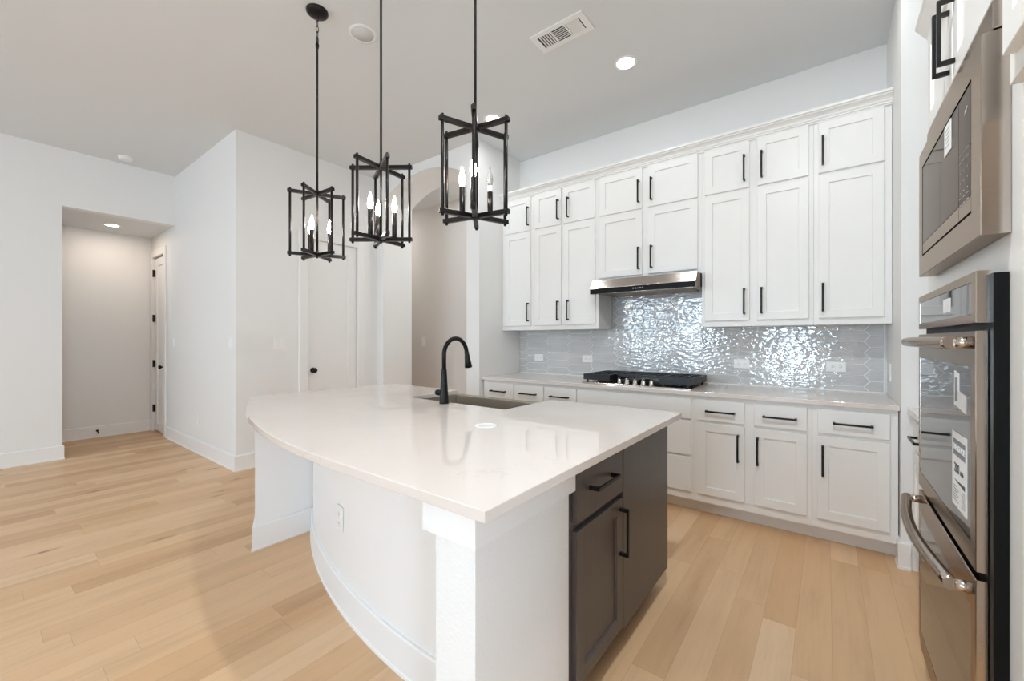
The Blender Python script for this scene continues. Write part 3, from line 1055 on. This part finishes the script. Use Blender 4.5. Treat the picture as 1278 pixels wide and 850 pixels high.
for r in range(3):
    for c in range(3):
        y = 1.585 - c * 0.034
        z = 1.728 - r * 0.026
        part('key_mark', B(MX + 0.0003, MX + 0.0012, y - 0.0024, y + 0.0024, z - 0.0024, z + 0.0024), DIM, cp, 'small pale key dot')
for z, h in ((1.775, 0.0012), (1.755, 0.0012), (1.645, 0.0022), (1.662, 0.0012)):
    for c in range(3):
        y = 1.585 - c * 0.034
        part('key_legend', B(MX + 0.0003, MX + 0.0012, y - 0.010, y + 0.010, z - h, z + h), DIM, cp, 'small pale key legend')
bm = bmesh.new()
prism(bm, [(MX + 0.0003, y, z) for y, z in ((1.548, 1.866), (1.538, 1.874), (1.534, 1.868), (1.524, 1.877), (1.514, 1.879), (1.524, 1.881), (1.535, 1.872), (1.539, 1.878))], (0.0009, 0, 0))
part('panel_emblem', bm, LEGEND, cp, 'pale squiggle emblem')
part('paper_tag', B(MX - 0.0006, MX + 0.0012, 1.69, 1.768, 1.835, 1.922), PAPER, mwv, 'white paper tag')
bm = bmesh.new()
for k in range(5):
    box(bm, MX - 0.0012, MX - 0.0004, 1.70, 1.75 - 0.008 * (k % 2), 1.855 + k * 0.012, 1.8565 + k * 0.012)
part('tag_print', bm, GRAYINK, bpy.data.objects['paper_tag'])
part('vent_trim', B(0.300, TX - 0.001, 1.412, 2.186, 2.001, 2.065, bev=0.002), STEEL, mwv)

# double wall oven
ovn = thing('double_oven', 'stainless double wall oven with black glass doors below the microwave', 'oven', (0.3, 1.82, 0.12))
OY0, OY1 = 1.443, 2.205
part('chassis', B(0.302, TX - 0.001, 1.415, 2.21, 0.12, 1.445), VOID, ovn, 'black oven chassis edge')
bm = bmesh.new()
def frame_panel(bm, y0, y1, z0, z1, x0, x1, wy0, wy1, wz0, wz1, depth=0.004):
    rr = []
    for (a, b, c, d, x) in ((y0, y1, z0, z1, x1), (y0, y1, z0, z1, x0 + 0.002), (y0 + 0.002, y1 - 0.002, z0 + 0.002, z1 - 0.002, x0), (wy0, wy1, wz0, wz1, x0), (wy0, wy1, wz0, wz1, x0 + depth)):
        rr.append([bm.verts.new(p) for p in ((x, a, c), (x, b, c), (x, b, d), (x, a, d))])
    for a, b in zip(rr, rr[1:]):
        for k in range(4):
            bm.faces.new((a[k], a[(k + 1) % 4], b[(k + 1) % 4], b[k]))
    bm.faces.new(rr[0]); bm.faces.new(rr[-1])
frame_panel(bm, OY0, OY1, 1.332, 1.455, MX, 0.308, 1.478, 2.185, 1.352, 1.432)
cpl = part('control_panel', bm, STEEL, ovn)
part('display_glass', B(MX + 0.0012, MX + 0.004, 1.479, 2.184, 1.353, 1.431), BGLASS, cpl, 'black display glass')
part('paper_tag', B(MX - 0.0002, MX + 0.0014, 1.70, 1.785, 1.372, 1.412), PAPER, cpl, 'white paper tag')
def oven_door(z0, z1, wz0, wz1):
    bm = bmesh.new()
    frame_panel(bm, OY0 + 0.003, OY1, z0, z1, MX, 0.300, 1.487, 2.178, wz0, wz1)
    d = part('oven_door', bm, STEEL, ovn)
    part('window', B(MX + 0.0008, MX + 0.004, 1.488, 2.177, wz0 + 0.001, wz1 - 0.001), BGLASS, d, 'black glass window')
    return d
od1 = oven_door(0.742, 1.313, 0.798, 1.226)
od2 = oven_door(0.160, 0.722, 0.200, 0.640)
def oven_handle(d, z, bow):
    bm = bmesh.new()
    ya, yb = 1.468, 2.185
    nseg = 22
    pts, ry = [], []
    for k in range(nseg + 1):
        s = k / nseg
        y = ya + (yb - ya) * s
        pts.append((MX - 0.036 - bow * math.sin(PI * s), y, z))
    tube(bm, pts, 0.0155, 16)
    for y in (ya + 0.006, yb - 0.006):
        tube(bm, [(MX - 0.030, y, z), (MX + 0.0005, y, z)], [0.0125, 0.0145], 14)
    part('handle', bm, STEEL, d, 'thick bowed stainless handle')
oven_handle(od1, 1.285, 0.022)
oven_handle(od2, 0.690, 0.030)
part('bottom_trim', B(MX + 0.004, 0.302, OY0 + 0.003, OY1, 0.122, 0.155), STEEL, ovn)
# energy label on the upper window, reads along -Y
EY0, EY1, EZ0, EZ1 = 1.520, 1.669, 0.840, 1.041
lbl = part('energy_label', B(MX - 0.0006, MX + 0.001, EY0, EY1, EZ0, EZ1), PAPER, od1, 'white paper energy label')
def TM(y, z):   # text on a face looking towards -X
    return Matrix(((0, 0, -1, MX - 0.0008), (-1, 0, 0, y), (0, 1, 0, z), (0, 0, 0, 1)))
ec = (EY0 + EY1) / 2
ORG_LBL = ORG[lbl]
def lprint(name, bm, m, label=None):
    o = mesh_obj(name, bm, m, ORG_LBL)
    o.parent = od1
    if label: o['label'] = label
lprint('label_header', B(MX - 0.0009, MX - 0.0004, EY0 + 0.012, EY1 - 0.012, 0.978, 1.022), GRAYINK)
Mt = TM(ec, 1.0); Mt[0][3] = MX - 0.0012
lprint('label_title', text_bm('ENERGUIDE', 0.023, Mt), PAPER, 'white lettering')
lprint('label_number', text_bm('280', 0.036, TM(ec + 0.022, 0.944)), INK)
lprint('label_unit', text_bm('kWh', 0.016, TM(ec - 0.030, 0.940)), INK)
bm = bmesh.new()
prism(bm, [(MX - 0.0009, EY1 - 0.02, 0.911), (MX - 0.0009, EY0 + 0.015, 0.916), (MX - 0.0009, EY0 + 0.015, 0.904)], (0.0005, 0, 0))
for k in range(6):
    box(bm, MX - 0.0009, MX - 0.0004, EY1 - 0.02 - (0.05 if k % 2 else 0.03), EY1 - 0.014, 0.893 - k * 0.0075, 0.8945 - k * 0.0075)
    box(bm, MX - 0.0009, MX - 0.0004, EY0 + 0.014, EY0 + (0.05 if k % 2 else 0.04), 0.893 - k * 0.0075, 0.8945 - k * 0.0075)
lprint('label_lines', bm, INK)
# small L-shaped sticker
bm = bmesh.new()
prism(bm, [(MX - 0.0006, 1.648, 1.208), (MX - 0.0006, 1.600, 1.200), (MX - 0.0006, 1.600, 1.155), (MX - 0.0006, 1.528, 1.149), (MX - 0.0006, 1.528, 1.103), (MX - 0.0006, 1.648, 1.115)], (0.0014, 0, 0))
lprint('sticker', bm, PAPER, 'white L-shaped paper sticker')
bm = bmesh.new()
box(bm, MX - 0.0012, MX - 0.0004, 1.610, 1.636, 1.125, 1.19)
lprint('sticker_print', bm, GRAYINK)

# base cabinet and worktop between corner and oven tower
rb_ = thing('side_cabinet', 'white drawer base cabinet on the right wall between corner and oven tower', 'cabinet', (0.68, 2.78, 0))
part('body', B(0.395, XR - 0.002, TY1 + 0.002, YK - 0.016, 0.105, 0.884), CAB, rb_)
part('toe_kick', B(0.48, 0.5, TY1 + 0.002, YK - 0.016, 0, 0.105), CAB, rb_)
d = part('drawer', slab(face_right(0.395, 3.13, 0.707), 0.70, 0.15), CAB, rb_)
part('handle', pull(face_right(0.395, 2.90, 0.782), 0.19, True), BLACK, d, 'black bar handle')
d = part('door', shaker(face_right(0.395, 3.13, 0.167), 0.70, 0.52), CAB, rb_)
part('handle', pull(face_right(0.395, 2.46, 0.56), 0.19), BLACK, d, 'black bar handle')
solo('countertop', B(0.360, XR - 0.002, TY1 + 0.002, YK - 0.002, 0.884, TOP, bev=0.002), QUARTZ, 'short pale worktop in the right corner beside the oven tower', 'countertop')

# refrigerator-bay cabinet nearer the camera
fg = thing('refrigerator_cabinet', 'white deep upper cabinet over the open refrigerator bay at the upper right edge', 'cabinet', (0.6, 0.85, 1.821))
part('body', B(0.303, XR - 0.002, 0.33, 1.313, 1.821, 2.5), CAB, fg)
for ya in (1.270, 0.815):
    part('door', shaker(face_right(0.303, ya, 1.866), 0.445, 0.58), CAB, fg)
part('side_panel', B(0.303, XR - 0.002, 0.30, 0.325, 0, 2.5), CAB, fg)

# ================================================================== PENDANTS
def pendant(px, py, spoke0, candle0, unlit, label):
    t = thing('pendant_light', label, 'pendant light', (px, py, 1.82), 'black lantern pendants over the island')
    zt, zb = 2.218, 1.832
    bm = bmesh.new()
    lathe(bm, (px, py, 0), [(0.0, CEIL - 0.03), (0.012, CEIL - 0.03), (0.05, CEIL - 0.024), (0.064, CEIL - 0.012), (0.066, CEIL)], 28)
    part('canopy', bm, BRONZE, t)
    bm = bmesh.new()
    z = CEIL - 0.022
    k = 0
    while z > 3.20:
        pts = []
        for j in range(14):
            a = 2 * PI * j / 14
            rx, rz = 0.0085 * math.cos(a), 0.021 * math.sin(a)
            pts.append((px + (rx if k % 2 else 0), py + (0 if k % 2 else rx), z - 0.02 + rz))
        tube(bm, pts, 0.0022, 6, closed=True)
        z -= 0.035
        k += 1
    part('chain', bm, BRONZE, t)
    bm = bmesh.new()
    tube(bm, [(px, py, 3.185), (px, py, 3.165), (px, py, 3.16), (px, py, 3.145), (px, py, 3.14), (px, py, zb - 0.02)], [0.006, 0.011, 0.011, 0.009, 0.0062, 0.0062], 14)
    tube(bm, [(px, py, 3.215), (px, py, 3.17)], 0.004, 8)
    part('rod', bm, BRONZE, t)
    for zz, nm in ((zt, 'upper_bar'), (zb, 'lower_bar')):
        for s in range(3):
            a = math.radians(spoke0 + 60 * s)
            M = Matrix.Translation((px, py, zz)) @ Matrix.Rotation(a, 4, 'Z')
            part(nm, B(-0.168, 0.168, -0.0105, 0.0105, -0.0095, 0.0095, bev=0.0015, M=M), BRONZE, t)
        bm = bmesh.new()
        lathe(bm, (px, py, zz), [(0.0, -0.012), (0.022, -0.012), (0.024, -0.009), (0.024, 0.009), (0.012, 0.012), (0.010, 0.024), (0.0, 0.024)], 20)
        part('hub', bm, BRONZE, t)
    for s in range(6):
        a = math.radians(spoke0 + 60 * s)
        x, y = px + 0.153 * math.cos(a), py + 0.153 * math.sin(a)
        bm = bmesh.new()
        tube(bm, [(x, y, zb - 0.019), (x, y, zb - 0.011), (x, y, zb - 0.0105), (x, y, zt + 0.0105), (x, y, zt + 0.011), (x, y, zt + 0.019)], [0.006, 0.0065, 0.0072, 0.0072, 0.0065, 0.006], 10)
        part('upright', bm, BRONZE, t)
    for s in range(3):
        a = math.radians(candle0 + 120 * s)
        x, y = px + 0.072 * math.cos(a), py + 0.072 * math.sin(a)
        bm = bmesh.new()
        tube(bm, [(px, py, zb + 0.012), (x, y, zb + 0.012)], 0.0045, 8)
        lit = s != unlit
        ztop = zb + 0.143 if lit else zb + 0.118
        lathe(bm, (x, y, 0), [(0.007, zb + 0.006), (0.0125, zb + 0.012), (0.0125, ztop), (0.009, ztop), (0.009, ztop - 0.004), (0.0, ztop - 0.004)], 16)
        c = part('candle_sleeve', bm, BRONZE, t)
        if not lit:
            bm = bmesh.new()
            lathe(bm, (x, y, 0), [(0.0112, ztop - 0.002), (0.0112, zb + 0.137), (0.009, zb + 0.139), (0.009, zb + 0.145), (0, zb + 0.145)], 16)
            part('socket', bm, PLASTIC, c, 'white bulb socket')
        bm = bmesh.new()
        z0 = zb + 0.142
        lathe(bm, (x, y, 0), [(0.0075, z0), (0.011, z0 + 0.012), (0.0145, z0 + 0.028), (0.0145, z0 + 0.036), (0.011, z0 + 0.055), (0.006, z0 + 0.075), (0.0025, z0 + 0.088), (0, z0 + 0.092)], 16)
        part('bulb', bm, FLAME if lit else GLASS, c, 'lit flame-shaped bulb' if lit else 'unlit clear flame-shaped bulb')
    return t
pendant(-2.573, 1.342, 4, 67, -1, 'leftmost black lantern pendant, farthest away, its round ceiling canopy in view')
pendant(-1.904, 1.342, -24, 37, -1, 'middle black lantern pendant of the three over the island')
pendant(-1.223, 1.342, 10, 66, 0, 'rightmost black lantern pendant, nearest, with one unlit bulb')

# ================================================================== CEILING FITTINGS
def can(x, y, z, label, lit=True, r=0.066, power=0.0, color=(0.93, 0.98, 1.0), name='recessed_light'):  # also builds the added fill downlights
    t = thing(name, label, 'ceiling light', (x, y, z))
    bm = bmesh.new()
    lathe(bm, (x, y, z), [(r * 1.28, 0), (r * 1.28, -0.003), (r * 1.1, -0.006), (r, -0.005), (r, 0)], 40)
    part('trim_ring', bm, TRIM, t)
    bm = bmesh.new()
    lathe(bm, (x, y, z), [(0, -0.0052), (r, -0.0052), (r, -0.004), (0, -0.004)], 40)
    part('lens', bm, CANL if lit else DISC, t, None if lit else 'greyish unlit lens')
    if power:
        l = area_light('downlight', (x, y, z - 0.012), r * 1.8, r * 1.8, power, color, shape='DISK')
        l.parent = t
        l.location = (0, 0, -0.012)
    return t
can(-1.203, 2.993, CEIL, 'lit recessed ceiling light between the air vent and the upper cabinets', power=3)
can(-2.503, 2.991, CEIL, 'lit recessed ceiling light just behind the rightmost pendant lantern', power=4)
for x, y, p in ((0.1, 2.993, 2), (-0.2, 0.9, 40), (0.4, -0.9, 10), (-1.4, -2.2, 3)):  # downlights added out of view to brighten aisle, island and base cabinets
    can(x, y, CEIL, 'added fill downlight in the ceiling, out of view', power=p)['group'] = 'added fill downlights out of view'
can(-7.225, 1.107, 2.757, 'lit recessed light in the low ceiling of the corridor alcove', power=4.5, color=(1, 0.84, 0.70))
for x in (-6.1, -3.4):  # unseen downlights added to lift the dim passage
    can(x, 4.0, CEIL, 'added unseen fill downlight in the passage behind the arch', power=10)['group'] = 'added passage fill downlights'
can(-2.513, 1.628, CEIL, 'unlit round white ceiling disc between the leftmost pendant canopy and middle rod', lit=False, r=0.072, name='ceiling_disc')

bm = bmesh.new()
lathe(bm, (-6.355, 1.089, CEIL), [(0.0, -0.036), (0.045, -0.036), (0.062, -0.030), (0.066, -0.012), (0.07, -0.010), (0.07, 0)], 32)
solo('smoke_detector', bm, PLASTIC, 'small round white smoke detector on the ceiling near the corridor opening', 'smoke detector')

# air vent
vx0, vx1, vy0, vy1 = -1.632, -1.232, 2.342, 2.530
vt = thing('air_vent', 'white rectangular ceiling air vent with three banks of slots', 'vent', ((vx0 + vx1) / 2, (vy0 + vy1) / 2, CEIL))
part('recess', B(vx0 + 0.03, vx1 - 0.03, vy0 + 0.03, vy1 - 0.03, CEIL - 0.003, CEIL), VENTG, vt, 'dark vent recess')
bm = bmesh.new()
zt0, zt1 = CEIL - 0.008, CEIL
ix0, ix1, iy0, iy1 = vx0 + 0.04, vx1 - 0.04, vy0 + 0.036, vy1 - 0.036
for q in ((vx0, ix0, vy0, vy1), (ix1, vx1, vy0, vy1), (ix0, ix1, vy0, iy0), (ix0, ix1, iy1, vy1)):
    box(bm, *q, zt0, zt1)
t3 = (ix1 - ix0) / 3
for k in (1, 2):
    box(bm, ix0 + t3 * k - 0.006, ix0 + t3 * k + 0.006, iy0, iy1, zt0, zt1)
part('frame', bm, TRIM, vt)
bm = bmesh.new()
def slat(p0, p1, tilt):
    p0, p1 = Vector(p0), Vector(p1)
    d = (p1 - p0).normalized()
    n_ = Vector((-d.y, d.x, 0)) * 0.0075 * tilt
    up = Vector((0, 0, 0.006))
    a = [p0 - n_ - up, p1 - n_ - up, p1 + n_, p0 + n_]
    prism(bm, [tuple(v) for v in a], (0, 0, 0.0012))
zz = CEIL - 0.0035
for bank, tl in ((0, 1), (2, -1)):
    xa = ix0 + t3 * bank
    for k in range(1, 6):
        x = xa + t3 * k / 6
        slat((x, iy0, zz), (x, iy1, zz), tl)
for k in range(1, 7):
    y = iy0 + (iy1 - iy0) * k / 7
    slat((ix0 + t3 + 0.006, y, zz), (ix0 + 2 * t3 - 0.006, y, zz), 1)
part('slats', bm, TRIM, vt)

# ================================================================== SWITCHES, DOOR STOP
def face_plusx(x, y, z): return face_left(x, y, z)
plate_thing('light_switch', face_left(XCL, 2.013, 1.265), 0.118, 0.118, 'double white light switch on the grey wall left of the closet door', 'light switch', rockers=(-0.023, 0.023))
plate_thing('light_switch', face_back(-4.80, 1.6, 1.262), 0.075, 0.118, 'single white light switch near the outer corner of the bright left wall', 'light switch', rockers=(0,))
plate_thing('light_switch', face_back(-6.66, 1.6, 1.265), 0.075, 0.118, 'single white light switch beside the corridor door casing', 'light switch', rockers=(0,))
plate_thing('light_switch', face_back(-5.112, 4.4, 1.273), 0.085, 0.142, 'single white light switch on the passage wall seen through the arch', 'light switch', rockers=(0,))
plate_thing('outlet', face_back(-5.77, 1.6, 0.384), 0.075, 0.118, 'white outlet low on the bright wall right of the corridor door', 'outlet', [(0, 0.022), (0, -0.022)])
bm = bmesh.new()
tube(bm, [(-7.725, 1.042, 0.09), (-7.715, 1.042, 0.09), (-7.7145, 1.042, 0.09), (-7.665, 1.042, 0.075), (-7.66, 1.042, 0.073), (-7.645, 1.042, 0.07)], [0.014, 0.014, 0.006, 0.006, 0.011, 0.011], 12)
solo('door_stop', bm, BLACK, 'small black door stop on the baseboard at the end of the corridor', 'door stop')
